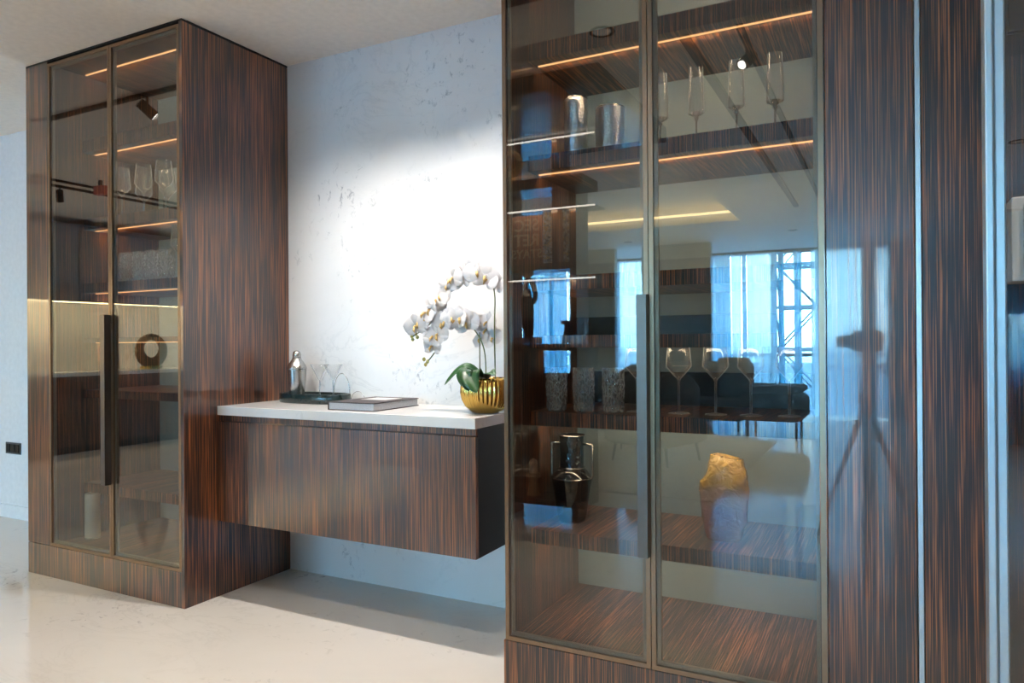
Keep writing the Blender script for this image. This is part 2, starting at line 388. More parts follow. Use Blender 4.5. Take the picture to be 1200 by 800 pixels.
# ------------------------------------------------------------------ display cabinets
def cabinet(label, x0, x1, dx0, dxm, dx1, ix0, ix1, shelves, backmat, leds):
    t = thing('display_cabinet', label, 'cabinet', ((x0 + x1) / 2, YF, 0))
    zd0, zd1 = .165, 2.677
    box('side_panel', 'ebony_side', t, x1 - .02, x1, YF, YW, 0, H - .012, .0008)
    box('side_panel', 'ebony_side', t, ix0 - .02, ix0, YF + .004, YW, zd0, H - .03)
    box('side_panel', 'ebony_side', t, ix1, ix1 + .008, YF + .004, YW, zd0, H - .03) if ix1 + .008 < x1 - .02 else None
    if dx0 - x0 > .05:
        box('front_panel', 'ebony_front', t, x0, dx0 - .003, YF, YF + .02, zd0, H - .012, .0008)
    box('side_panel', 'ebony_side', t, x0, x0 + .015, YF + .02, YW, 0, H - .012)
    box('plinth', 'ebony_front', t, x0, x1 - .02, YF, YF + .02, 0, zd0 - .003, .0008)
    box('bottom_panel', 'ebony_shelf_lit', t, ix0, ix1, YF + .022, YW - .02, zd0 - .02, zd0 + .012)
    box('top_panel', 'ebony_shelf_lit', t, ix0, ix1, YF + .022, YW - .02, 2.672, 2.69)
    box('back_panel', backmat, t, ix0, ix1, YW - .027, YW - .012, zd0, 2.68)
    box('top_trim', 'black_metal', t, x0, x1, YF, YF + .03, H - .012, H - .002)
    box('led_strip', 'led_amber', t, ix0 + .02, ix1 - .01, 2.415, 2.424, 2.668, 2.6715)
    led_beam(t, ix0 + .02, ix1 - .01, 2.432, 2.662, LEDW)
    for k_, (z0, z1) in enumerate(shelves):
        s = box('shelf', 'ebony_shelf_lit', t, ix0, ix1, 2.41, YW - .027, z0, z1, .0008)
        if k_ in leds:
            box('led_strip', 'led_amber', s, ix0 + .015, ix1 - .01, 2.468, 2.477, z0 - .003, z0 + .001)
        led_beam(s, ix0 + .02, ix1 - .01, 2.484, z0 - .008, LEDW * (1 if k_ in leds else .3))  # shelves without a strip get a weak beam added as fill
    for k, (a, b) in enumerate(((dx0, dxm - .0015), (dxm + .0015, dx1))):
        d = box('door', 'tinted_glass', t, a + .012, b - .012, YF + .003, YF + .008, zd0 + .012, zd1 - .012)
        f = MB(); r_ = .0145
        f.box(a, a + r_, YF - .001, YF + .02, zd0, zd1); f.box(b - r_, b, YF - .001, YF + .02, zd0, zd1)
        f.box(a + r_, b - r_, YF - .001, YF + .02, zd0, zd0 + r_); f.box(a + r_, b - r_, YF - .001, YF + .02, zd1 - r_, zd1)
        f.build('door_frame', 'bronze_frame', d)
        f = MB(); q = .024    # pale gasket line inside the frame
        a2, b2 = a + r_, b - r_; z2, z3 = zd0 + r_, zd1 - r_
        f.box(a2, a2 + q - r_ + .004, YF + .009, YF + .02, z2, z3); f.box(b2 - q + r_ - .004, b2, YF + .009, YF + .02, z2, z3)
        f.box(a2, b2, YF + .009, YF + .02, z2, z2 + .014); f.box(a2, b2, YF + .009, YF + .02, z3 - .014, z3)
        f.build('glazing_bead', 'bronze_light', d)
        if k == 0:
            h = MB(); h.box(b - .030, b + .002, YF - .034, YF - .028, .524, 1.354); h.box(b - .030, b - .024, YF - .030, YF - .001, .524, 1.354)
            h.box(b - .004, b + .002, YF - .030, YF - .001, .524, 1.354)
            h.build('door_handle', 'handle_bronze', d)
    return t
cabL = cabinet('tall dark ebony display cabinet in the left corner, its side panel facing the white counter', L0, L1, -3.878, -3.3705, -2.867, -3.86, -2.885,
    [(2.25, 2.315), (1.832, 1.89), (1.49, 1.54), (1.222, 1.248), (.925, .967), (.415, .465)], 'back_laminate', (0, 1, 2, 3))
cabR = cabinet('tall ebony display cabinet with glass doors nearest to the viewer, right of the orchid', R0, R1, -1.190, -.667, -.153, -1.172, -.172,
    [(2.248, 2.31), (1.838, 1.895), (1.395, 1.447), (1.185, 1.23), (.898, .95), (.463, .515)], 'back_laminate', (0, 1, 4, 5))
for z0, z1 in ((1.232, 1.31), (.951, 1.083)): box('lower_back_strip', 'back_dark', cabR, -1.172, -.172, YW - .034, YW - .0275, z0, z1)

# wood panels right of the cabinet
a = struct(box('wall_panel_1', 'ebony_front', None, R1 + .002, .072, YF - .002, YF + .02, 0, H, .0008))
a = struct(box('wall_panel_2', 'ebony_front', None, .090, .60, YF + .0, YF + .02, 0, H, .0008))
sbox('trim_2', 'aluminium', .075, .087, YF - .008, YF + .02, 0, H)
sbox('trim_3', 'black_metal', L0, L1, YF + .03, YW, H - .01, H)

# ------------------------------------------------------------------ floating sideboard
YC, C1 = 2.4256, -1.417
t = thing('floating_sideboard', 'wall-hung ebony sideboard drawer unit between the two tall cabinets', 'sideboard', ((L1 + C1) / 2, YC, .36))
b = MB(); b.box(L1 + .002, C1 - .002, YC + .022, YW, .365, .868); b.build('carcass', 'ebony_side', t)
box('carcass_end', 'dark_gap', t, C1 - .014, C1, YC + .022, YW, .362, .868)
box('drawer_front', 'ebony_front', t, L1 + .002, C1, YC, YC + .02, .362, .838, .001)
box('recess_rail', 'ebony_front', t, L1 + .002, C1 - .004, YC + .012, YC + .03, .842, .869)
tp = box('countertop', 'marble_top', None, L1 + .001, C1, YC - .002, YW, .869, .911, .0015)
tag(tp, 'white marble worktop slab lying on the wall-hung sideboard', 'countertop')
ZT = .911

# ------------------------------------------------------------------ small lathe things
def wine(label, loc, group, h=.27, s=1.0, kind='wine'):
    t = thing('wine_glass', label, 'glass', loc, group); x, y, z = loc
    if kind == 'wine':
        bowl = [(.006, .125), (.012, .128), (.044, .165), (.0445, .172), (.043, .19), (.036, .27)]
    b = MB().lathe(x, y, [(r * s, z + q * h / .27) for r, q in bowl], 28).build('bowl', 'thin_glass', t)
    MB().lathe(x, y, [(.0045, z + .006), (.0038, z + .06 * h / .27), (.0042, z + .115 * h / .27), (.009, z + .126 * h / .27), (.012, z + .130 * h / .27)], 12).build('stem', 'stem_glass', t)
    MB().lathe(x, y, [(.036 * s, z + .001), (.036 * s, z + .003), (.006, z + .008)], 28, True).build('foot', 'thin_glass', t)
    return t
# right cabinet, fifth shelf
gW = 'wine glasses on the middle shelf of the right cabinet'
w0 = wine('wide wine glass behind the left edge of the right-hand glass door, first in its row', (-.645, 2.52, .951), gW)
for xx, yy, lb in ((-.520, 2.53, 'wide wine glass second from the left in the row over the amber vase'),
                   (-.405, 2.54, 'wide wine glass third from the left in the row, above the amber vase right edge'),
                   (-.285, 2.56, 'wide wine glass at the right end of its row beside the wood panel'),
                   (-.800, 2.53, 'wine glass partly behind the long door handle, beside the three cut tumblers')):
    dup(w0, (xx, yy, .951), lb)
# champagne flutes on the second shelf
def flute(label, loc):
    t = thing('champagne_flute', label, 'glass', loc, 'champagne flutes on the upper shelf'); x, y, z = loc
    MB().lathe(x, y, [(.008, z + .098), (.027, z + .108), (.0285, z + .12), (.027, z + .18), (.024, z + .268)], 24).build('bowl', 'thin_glass', t)
    MB().lathe(x, y, [(.0285 * .55, z + .109), (.02, z + .111), (.006, z + .095), (.010, z + .088), (.004, z + .083), (.0035, z + .04), (.0035, z + .006)], 14, True).build('stem', 'stem_glass', t)
    MB().lathe(x, y, [(.033, z + .001), (.033, z + .003), (.005, z + .008)], 24, True).build('foot', 'thin_glass', t)
    return t
f0 = flute('champagne flute beside the door frame, first from the left', (-.712, 2.55, 1.896))
for xx, lb in ((-.584, 'champagne flute second from the left on the upper shelf'), (-.447, 'champagne flute third from the left, below the dark lamp reflection'),
               (-.322, 'champagne flute at the right end of the upper shelf')):
    dup(f0, (xx, 2.55, 1.896), lb)
# cut tumblers
def tumbler(label, loc, group):
    t = thing('cut_tumbler', label, 'glass', loc, group); x, y, z = loc
    def mod(i, a, k): return 1 + (.045 if (i + k) % 2 and 1 < i < 12 else 0)
    prof = [(.030, z + .001), (.036, z + .004)] + [(.0365 + .0004 * i, z + .012 + i * .0095) for i in range(11)] + [(.0400, z + .135), (.0405, z + .160)]
    MB().lathe(x, y, prof, 24, False, False, mod).build('body', 'crystal_glass', t)
    MB().lathe(x, y, [(.033, z + .002), (.034, z + .014)], 20, True).build('base', 'crystal_glass', t)
    return t
gT = 'cut crystal tumblers on the middle shelf of the right cabinet'
t0 = tumbler('cut crystal tall tumbler nearest the left side of the right cabinet', (-1.091, 2.47, .951), gT)
dup(t0, (-.985, 2.475, .951), 'cut crystal tall tumbler, middle of the three above the black vase')
dup(t0, (-.872, 2.48, .951), 'cut crystal tall tumbler, right one of three, nearest the long handle')
# left cabinet glassware
gL = 'wine glasses on the upper shelf of the left cabinet'
for i, (xx, yy, lb) in enumerate(((-3.66, 2.50, 'wine glass on the upper shelf of the left cabinet, nearest the middle stile'),
                           (-3.48, 2.50, 'wine glass on the upper shelf of the left cabinet, middle of the front row'),
                           (-3.32, 2.50, 'wine glass cut by the right frame edge on the upper shelf of the left cabinet'),
                           (-3.70, 2.66, 'wine glass in the back row, upper shelf of the left cabinet, left one'),
                           (-3.50, 2.66, 'wine glass in the back row, upper shelf of the left cabinet, right one'))):
    o = dup(w0, (xx, yy, 1.891), lb); o['group'] = gL
o = dup(w0, (-3.16, 2.47, 1.541), 'single wine glass at the right end of the tumbler shelf, left cabinet'); o['group'] = 'glasses on the tumbler shelf of the left cabinet'
for i, (xx, yy) in enumerate(((-3.70, 2.50), (-3.60, 2.50), (-3.50, 2.50), (-3.40, 2.50), (-3.30, 2.50), (-3.55, 2.64))):
    o = dup(t0, (xx, yy, 1.541), ['cut tumbler at the left end of the row in the left cabinet', 'cut tumbler second from the left in the left cabinet row',
        'cut tumbler third from the left in the left cabinet row', 'cut tumbler fourth from the left in the left cabinet row',
        'cut tumbler at the right end of the row in the left cabinet', 'cut tumbler standing behind the front row in the left cabinet'][i])
    o['group'] = 'cut tumblers in the left cabinet'
# hammered canisters
def canister(label, x, y, z, r, h):
    t = thing('hammered_vase', label, 'vase', (x, y, z), 'hammered silver vases')
    def mod(i, a, k): return 1 + (.012 * math.sin(k * 2.7 + i * 1.9) if 0 < i < 15 else 0)
    MB().lathe(x, y, [(r, z + .001)] + [(r, z + h * i / 15) for i in range(1, 16)] + [(r * .92, z + h), (r * .9, z + h * .6)], 36, False, True, mod).build('body', 'chrome_hammered', t)
    MB().lathe(x, y, [(r * 1.01, z + h - .004), (r * 1.03, z + h), (r * .93, z + h + .001)], 36).build('rim', 'steel', t)
canister('tall slim hammered silver cylinder vase on the upper shelf', -1.043, 2.56, 1.896, .044, .235)
canister('shorter wider hammered silver cylinder vase beside the slim one', -.902, 2.55, 1.896, .053, .176)
# black vase
t = thing('handled_vase', 'black vase with hammered metal neck and two square handles', 'vase', (-1.078, 2.58, .515)); x, y, z = -1.078, 2.58, .516
MB().lathe(x, y, [(.045, z), (.052, z + .004), (.058, z + .04), (.073, z + .14), (.079, z + .165), (.078, z + .172), (.060, z + .195), (.050, z + .205)], 40, True).build('body', 'black_ceramic', t)
MB().lathe(x, y, [(.048, z + .203), (.046, z + .21), (.046, z + .325), (.049, z + .332), (.042, z + .333), (.04, z + .25)], 36).build('neck', 'navy_hammered', t)
for q in (.168, .206, .330): MB().lathe(x, y, [((.0795 if q < .2 else .051), z + q), ((.081 if q < .2 else .0525), z + q + .002), ((.079 if q < .2 else .050), z + q + .004)], 40).build('silver_band', 'steel', t)
for s in (-1, 1):
    MB().tube([(x + s * .040, y, z + .298), (x + s * .082, y, z + .300), (x + s * .085, y, z + .296), (x + s * .085, y, z + .18), (x + s * .076, y, z + .168)], .0042, 8).build('handle', 'steel', t)
# amber vase
t = thing('amber_vase', 'chunky amber and pink art glass vase on the lower shelf', 'vase', (-.502, 2.56, .515)); x, y, z = -.502, 2.57, .516
rings = []
prof = [(.052, 0), (.062, .01), (.068, .045), (.080, .07), (.082, .12), (.083, .17), (.083, .19), (.079, .205), (.073, .225), (.067, .25), (.060, .272), (.054, .288), (.042, .290), (.036, .26), (.045, .2), (.06, .12), (.05, .05)]
for i, (r, h) in enumerate(prof):
    ring = []
    for k in range(28):
        a = 2 * PI * k / 28; ca, sa = math.cos(a), math.sin(a)
        rr = r / (abs(ca) ** 4 + abs(sa) ** 4) ** .25 * .93
        j = 1 + .06 * math.sin(k * 1.7 + i * 2.3) + .045 * math.sin(k * .9 - i * 1.1)
        ring.append((x + rr * ca * j + (.010 if i > 7 else 0), y + rr * sa * .72 * j, z + h - (.008 * ca * (i in (9, 10, 11, 12)))))
    rings.append(ring)
MB().loft(rings, True).build('body', 'amber_glass', t)
# white pillar candle holder in the left cabinet
t = thing('pillar_vase', 'slim white ribbed cylinder vase on the floor of the left cabinet', 'vase', (-3.775, 2.40, .177)); x, y, z = -3.775, 2.40, .178
MB().lathe(x, y, [(.036, z), (.037, z + .008), (.037, z + .235), (.034, z + .24), (.026, z + .24), (.025, z + .2)], 30, False, True, lambda i, a, k: 1 + .02 * (k % 2)).build('body', 'candle_wax', t)
MB().lathe(x, y, [(.040, z), (.040, z + .006), (.03, z + .007)], 30).build('foot', 'steel', t)

# ------------------------------------------------------------------ on the counter
# tray
cx, cy_ = -2.555, 2.775; rx, ry = .205, .095
t = thing('oval_tray', 'dark green marble oval tray at the left end of the white worktop', 'tray', (cx, cy_, ZT))
def stadium(rx, ry, z, n=24):
    pts = []
    for k in range(n * 2):
        a = 2 * PI * k / (n * 2); ca, sa = math.cos(a), math.sin(a)
        pts.append((cx + math.copysign(abs(ca) ** .75, ca) * rx, cy_ + math.copysign(abs(sa) ** .75, sa) * ry, z))
    return pts
MB().loft([stadium(rx - .004, ry - .004, ZT + .0005), stadium(rx, ry, ZT + .004), stadium(rx, ry, ZT + .044), stadium(rx - .003, ry - .003, ZT + .047), stadium(rx - .012, ry - .012, ZT + .047),
           stadium(rx - .014, ry - .014, ZT + .012)], True).build('body', 'marble_green', t)
arc = [(cx + rx * .56 + .052 * math.cos(a), cy_ + .07, ZT + .040 + .105 * math.sin(a)) for a in [PI * i / 16 for i in range(17)]]
MB().tube(arc, .0022, 8).build('handle', 'steel', t)
zt = ZT + .0125
# shaker
x, y = -2.672, 2.772
t = thing('cocktail_shaker', 'brushed steel cocktail shaker standing on the green tray', 'shaker', (x, y, zt))
MB().lathe(x, y, [(.034, zt), (.036, zt + .004), (.044, zt + .10), (.048, zt + .150), (.0485, zt + .156)], 32, True).build('cup', 'steel', t)
MB().lathe(x, y, [(.0495, zt + .154), (.0495, zt + .162), (.044, zt + .176), (.030, zt + .196), (.024, zt + .205), (.023, zt + .212)], 32, True).build('lid', 'steel', t)
MB().lathe(x, y, [(.021, zt + .210), (.021, zt + .228), (.018, zt + .242), (.008, zt + .249)], 28, True).build('cap', 'steel', t)
def cocktail(label, x, y, z):
    t = thing('cocktail_glass', label, 'glass', (x, y, z), 'cocktail glasses on the tray')
    MB().lathe(x, y, [(.004, z + .098), (.008, z + .102), (.049, z + .180)], 30).build('bowl', 'thin_glass', t)
    MB().lathe(x, y, [(.0035, z + .006), (.003, z + .05), (.0045, z + .10)], 10).build('stem', 'stem_glass', t)
    MB().lathe(x, y, [(.032, z + .0005), (.032, z + .002), (.004, z + .007)], 26, True).build('foot', 'thin_glass', t)
    return t
g0 = cocktail('cone-shaped cocktail glass on the tray, nearer the shaker', -2.545, 2.80, zt)
dup(g0, (-2.444, 2.785, zt), 'cone-shaped cocktail glass on the tray, farther from the shaker')
arc = [(-2.325 + .045 * math.cos(a), 2.83, ZT + .003 + .055 * math.sin(a)) for a in [PI * i / 16 for i in range(17)]]
o = MB().tube(arc, .0018, 8).build('wire_arch', 'steel'); tag(o, 'small thin wire arch standing behind the book', 'ornament')
# book
bx0, bx1, by0, by1 = -2.212, -1.958, 2.487, 2.825
t = thing('coffee_table_book', 'large dark hardcover book lying on the white worktop', 'book', ((bx0 + bx1) / 2, (by0 + by1) / 2, ZT))
box('cover', 'book_cover', t, bx0, bx1, by0, by1, ZT + .0005, ZT + .004, .0008)
box('cover', 'book_cover', t, bx0, bx1, by0, by1, ZT + .033, ZT + .0365, .0008)
box('spine', 'book_cover', t, bx0 - .003, bx0 + .002, by0, by1, ZT + .0005, ZT + .0365, .001)
box('pages', 'book_pages', t, bx0 + .002, bx1 - .004, by0 + .004, by1 - .004, ZT + .004, ZT + .033)
box('cover_print', 'print_white', t, bx0 + .05, bx1 - .06, by0 + .16, by1 - .05, ZT + .0366, ZT + .0371)
def text(name, body, mat, parent, loc, rot, size, ext=.001, align='CENTER', spacing=1):
    cu = bpy.data.curves.new(name, 'FONT'); cu.body = body; cu.size = size; cu.extrude = ext; cu.align_x = align; cu.align_y = 'CENTER'; cu.offset = size * .02
    cu.space_character = spacing
    tmp = bpy.data.objects.new('tmp', cu); col.objects.link(tmp)
    me = bpy.data.meshes.new_from_object(tmp); bpy.data.objects.remove(tmp)
    M = Matrix.Translation(Vector(loc) - Vector(parent['_o'])) @ Matrix(rot).to_4x4()
    me.transform(M); me.materials.clear(); me.materials.append(MAT[mat])
    o = bpy.data.objects.new(name, me); col.objects.link(o); o.parent = parent; o['_o'] = parent['_o']; return o

# orchid
px_, py_ = -1.500, 2.66
t = thing('potted_orchid', 'white moth orchid in a ribbed gold bowl at the right end of the worktop', 'plant', (px_, py_, ZT))
gp = [(.050, 0), (.062, .004), (.085, .025), (.101, .055), (.107, .085), (.105, .115), (.098, .138), (.092, .146), (.088, .146), (.092, .12), (.09, .08)]
MB().lathe(px_, py_, [(r, ZT + .0005 + z) for r, z in gp], 180, False, True, lambda i, a, k: 1 + .03 * math.cos(k * PI * 2 / 5) * (1 if 1 < i < 8 else 0)).build('pot', 'gold', t)
MB().lathe(px_, py_, [(.0905, ZT + .125), (.06, ZT + .138), (.02, ZT + .142)], 24, True).build('potting_bark', 'bark', t)
def curve(pts, n=8):
    P = [Vector(p) for p in pts]; out = []
    for i in range(len(P) - 1):
        p0, p1, p2, p3 = P[max(i - 1, 0)], P[i], P[i + 1], P[min(i + 2, len(P) - 1)]
        for k in range(n):
            u = k / n
            out.append(.5 * ((2 * p1) + (p2 - p0) * u + (2 * p0 - 5 * p1 + 4 * p2 - p3) * u * u + (3 * p1 - p0 - 3 * p2 + p3) * u ** 3))
    out.append(P[-1]); return out
ys = 2.66
st1 = curve([(-1.455, ys, 1.04), (-1.458, ys, 1.25), (-1.456, ys, 1.41), (-1.483, ys, 1.462), (-1.555, ys - .01, 1.482), (-1.630, ys - .02, 1.458), (-1.685, ys - .03, 1.40), (-1.722, ys - .03, 1.325), (-1.79, ys - .03, 1.27), (-1.855, ys - .03, 1.235)])
st2 = curve([(-1.500, ys, 1.04), (-1.507, ys, 1.17), (-1.545, ys - .01, 1.255), (-1.605, ys - .02, 1.290), (-1.668, ys - .03, 1.270), (-1.705, ys - .03, 1.215), (-1.738, ys - .03, 1.165), (-1.785, ys - .03, 1.115)])
for s_ in (st1, st2): MB().tube(s_, .0028, 8).build('stem', 'stem_green', t)
MB().tube([(-1.53, ys, 1.04), (-1.53, ys, 1.25)], .0025, 8).build('support_stake', 'stem_green', t)
def leaf(path, wid, droop=.25):
    P = curve(path, 5); n = len(P); vs, fs = [], []
    for i, p in enumerate(P):
        u = i / (n - 1); w_ = wid * (math.sin(PI * min(1, .12 + u * .88)) ** .7) * (1 if u < .97 else .3)
        d = (P[min(i + 1, n - 1)] - P[max(i - 1, 0)]).normalized(); sd = d.cross(Vector((0, -.6, 1))).normalized()
        nr = sd.cross(d).normalized()
        for q in (-1, -.5, 0, .5, 1): vs.append(p + sd * w_ * q + nr * (abs(q) * w_ * droop))
    for i in range(n - 1):
        for k in range(4): fs.append((i * 5 + k, i * 5 + k + 1, i * 5 + 6 + k, i * 5 + 5 + k))
    o = MB().add(vs, fs, True).build('leaf', 'leaf_green', t); md = o.modifiers.new('s', 'SOLIDIFY'); md.thickness = .002; return o
leaf([(-1.50, 2.64, 1.055), (-1.545, 2.60, 1.105), (-1.59, 2.58, 1.09), (-1.645, 2.56, 1.03)], .022)
leaf([(-1.50, 2.62, 1.06), (-1.51, 2.56, 1.09), (-1.50, 2.53, 1.06), (-1.465, 2.52, 1.005)], .045)
leaf([(-1.50, 2.62, 1.06), (-1.53, 2.55, 1.09), (-1.525, 2.53, 1.055), (-1.50, 2.52, 1.01)], .034)
leaf([(-1.48, 2.64, 1.055), (-1.44, 2.58, 1.085), (-1.40, 2.56, 1.075)], .022)
def petal_pts(L, W, n=6):
    vs, fs = [], []
    for i in range(n + 1):
        u = i / n; w_ = W * math.sin(PI * (u * .93 + .05)) ** .65
        for q in (-1, 0, 1): vs.append(Vector((L * u, w_ * q, .006 * math.sin(PI * u) * (1 - abs(q)) - .004 * abs(q) + .008 * u * u)))
    for i in range(n):
        for k in range(2): fs.append((i * 3 + k, i * 3 + k + 1, i * 3 + 4 + k, i * 3 + 3 + k))
    return vs, fs
def flower(p, nrm, s=1.0, spin=0.0):
    nrm = Vector(nrm).normalized(); up = Vector((0, 0, 1)); xa = up.cross(nrm).normalized(); ya = nrm.cross(xa)
    M = Matrix((xa, ya, nrm)).transposed() @ Matrix.Rotation(spin, 3, 'Z')
    b = MB()
    for ang, L, W, zo in ((90, .036, .014, -.002), (210, .034, .013, -.002), (330, .034, .013, -.002), (12, .038, .024, .001), (168, .038, .024, .001)):
        vs, fs = petal_pts(L * s, W * s); Rz = Matrix.Rotation(math.radians(ang), 3, 'Z')
        b.add([Vector(p) + M @ (Rz @ v + Vector((0, 0, zo))) for v in vs], fs, True)
    f = b.build('flower', 'petal', t, recalc=False)
    c = MB()
    c.tube([Vector(p) + M @ Vector(v) for v in ((0, .003 * s, 0), (0, 0, .008 * s), (0, -.009 * s, .013 * s), (0, -.016 * s, .010 * s))], [.002 * s, .0032 * s, .0036 * s, .001 * s], 8)
    c.build('lip', 'lip_yellow', f)
rnd = random.Random(3)
idx = [(st1, i, .02, 1) for i in (21, 25, 28, 31, 34, 37, 40, 43, 46, 49, 51, 54, 56, 59, 61, 64, 66)] + [(st2, i, .02, 1) for i in (18, 21, 24, 27, 30, 34, 38, 42, 46)]
for s_, i, off, _ in idx:
    p = s_[min(i, len(s_) - 1)]
    side = 1 if i % 2 else -1
    flower((p.x + rnd.uniform(-.012, .012) - .008, p.y - .012 + rnd.uniform(-.02, .012), p.z + rnd.uniform(.008, .034)), (rnd.uniform(-.6, .5), -1, rnd.uniform(-.15, .35)), rnd.uniform(1.4, 1.75), rnd.uniform(-.5, .5))
for p, s in (((-1.52, 2.70, 1.26), 1.0), ((-1.57, 2.69, 1.30), 1.0), ((-1.48, 2.69, 1.22), 1.0), ((-1.545, 2.70, 1.22), .95), ((-1.50, 2.67, 1.29), .95), ((-1.455, 2.68, 1.45), .9), ((-1.50, 2.67, 1.487), .9)):
    flower(p, (rnd.uniform(-.6, .3), -1, rnd.uniform(0, .4)), s * 1.4, rnd.uniform(-.5, .5))
for p in ((-1.838, 2.63, 1.247), (-1.858, 2.63, 1.236), (-1.850, 2.625, 1.222), (-1.825, 2.625, 1.232), (-1.775, 2.63, 1.125), (-1.786, 2.63, 1.112), (-1.79, 2.625, 1.135)):
    MB().lathe(p[0], p[1], [(.002, p[2] - .009), (.007, p[2] - .004), (.008, p[2] + .001), (.005, p[2] + .007), (.001, p[2] + .01)], 12, True).build('bud', 'bud_green', t)

# wall switch
t = thing('wall_switch', 'dark square switch plate low on the pale wall left of the tall cabinet', 'switch', (-5.44, YW, .49))
box('plate', 'switch_plate', t, -5.53, -5.35, YW - .008, YW - .0005, .45, .53, .001)
for k in range(3): box('rocker', 'black_metal', t, -5.515 + k * .054, -5.470 + k * .054, YW - .012, YW - .008, .462, .518, .001)

# ------------------------------------------------------------------ tracks and spotlights
def track(label, x0, x1, y0, y1):
    o = box('track_rail', 'black_metal', None, x0, x1, y0, y1, H - .022, H - .0005, .001); return tag(o, label, 'lighting track', 'black ceiling lighting tracks')
track('black lighting track running along the cabinets in front of the marble wall', -5.0, -1.0, 1.665, 1.695)
track('wide black lighting track leading towards the windows, left of its twin', -.885, -.835, -4.02, .97)
track('narrow black lighting track leading towards the windows, right of its twin', -.615, -.585, -3.65, .97)
track('black lighting track over the kitchen end, nearer the kitchen', -6.83, -6.80, -4.5, .85)
track('black lighting track over the kitchen end, farther from the kitchen', -6.60, -6.585, -4.5, .85)
def spot(label, loc, target, power=0, size=60, blend=.6, lens='lamp_lens', color=WARM, rad=.03):
    x, y, z = loc
    t = thing('track_spotlight', label, 'spotlight', loc, 'black track spotlights')
    MB().tube([(x, y, H - .02), (x, y, z + .005)], .008, 8).build('arm', 'black_metal', t)
    d = (Vector(target) - Vector(loc)).normalized(); p = Vector(loc)
    a = p - d * .055; b = p + d * .055
    MB().tube([a, a + d * .002, b - d * .002, b], [.020, .030, .031, .028], 20).build('housing', 'black_metal', t)
    MB().tube([b - d * .0, b + d * .0015], .021, 16).build('lens', lens, t)
    if power:
        l_ = bpy.data.lights.new('spot_beam', 'SPOT'); l_.energy = power; l_.spot_size = math.radians(size); l_.spot_blend = blend; l_.color = color; l_.shadow_soft_size = rad
        o = bpy.data.objects.new('spot_beam', l_); col.objects.link(o); o.parent = t
        o.rotation_euler = d.to_track_quat('-Z', 'Y').to_euler(); o.location = d * .06
SPW = (1, .93, .86)
spot('black spotlight aimed at the left part of the marble wall', (-2.46, 1.68, 2.60), (-2.42, YW, 1.45), 60, 60, 1.0, color=SPW)
spot('black spotlight aimed at the marble wall above the orchid', (-1.78, 1.68, 2.60), (-1.60, YW, 1.38), 40, 56, 1.0, color=SPW)
spot('black spotlight reflected in the left cabinet door, near the middle stile', (-3.87, 1.68, 2.60), (-3.3, .6, 1.6), 14, 60, .8)
spot('black spotlight hanging from the narrow track, mirrored above the flutes', (-.60, .76, 2.60), (-1.0, 1.6, 1.9), 14, 60, .8)
spot('black spotlight on the kitchen track, mirrored low in the left cabinet door', (-6.81, .45, 2.60), (-7.4, .0, 1.4), 14, 60, .8)
spot('black spotlight aimed at the grey kitchen cupboards', (-6.81, -1.35, 2.60), (-8.4, -1.75, 1.95), 150, 34, .7, color=(.9, .95, 1))
t = thing('exit_lamp', 'small red lamp under the ceiling by the kitchen track', 'lamp', (-6.30, .39, H - .12))
box('body', 'red_plastic', t, -6.36, -6.24, .36, .42, H - .13, H - .05, .004); box('bracket', 'black_metal', t, -6.32, -6.28, .38, .40, H - .05, H - .001)

# recessed downlights: two over the sideboard, the rest added out of view as room fill
def downlight(x, y, power, label, size=120, blend=.8, color=WARM, rad=.05):
    t = thing('downlight', label, 'ceiling light', (x, y, H - .002), 'recessed ceiling downlights')
    MB().lathe(x, y, [(.060, H - .0005), (.062, H - .006), (.048, H - .008), (.044, H - .001)], 28).build('rim', 'black_metal', t)
    MB().lathe(x, y, [(.044, H - .004), (.044, H - .003)], 24, True).build('lens', 'downlight_lens', t)
    l_ = bpy.data.lights.new('downlight_beam', 'SPOT'); l_.energy = power; l_.spot_size = math.radians(size); l_.spot_blend = blend; l_.color = color; l_.shadow_soft_size = rad
    o = bpy.data.objects.new('downlight_beam', l_); col.objects.link(o); o.parent = t; o.location = (0, 0, -.012)
downlight(-1.56, 2.412, 78, 'recessed downlight straight above the right end of the sideboard', 98, 1.0, SPW, .02)
downlight(-2.0, 2.39, 84, 'recessed downlight straight above the left half of the sideboard', 98, 1.0, SPW, .02)
downlight(-1.2, 1.2, 75, 'added fill downlight between the sideboard and the camera', 130, .8, SPW)
FILL_DL = [(-4.6, -.4), (-3.1, .3), (-5.9, -1.2), (-7.0, .6), (.6, 1.2), (.6, -1.6), (-5.6, -3.6), (-7.2, -4.0), (-1.1, -5.9), (.9, -4.6), (-3.4, -5.9)]  # added to fill the room with warm bounce
NM = ['in front of the left cabinet', 'between the track and the dark soffit', 'left of the cove tray', 'over the kitchen floor', 'right of the twin tracks', 'right of the tray near the camera',
      'left of the tray by the partition', 'at the far end of the kitchen', 'over the chaise by the curtains', 'in the far right part of the room', 'in front of the low partition']
for (x, y), nm in zip(FILL_DL, NM): downlight(x, y, 80 if y > 0 else 155, 'added fill downlight ' + nm)

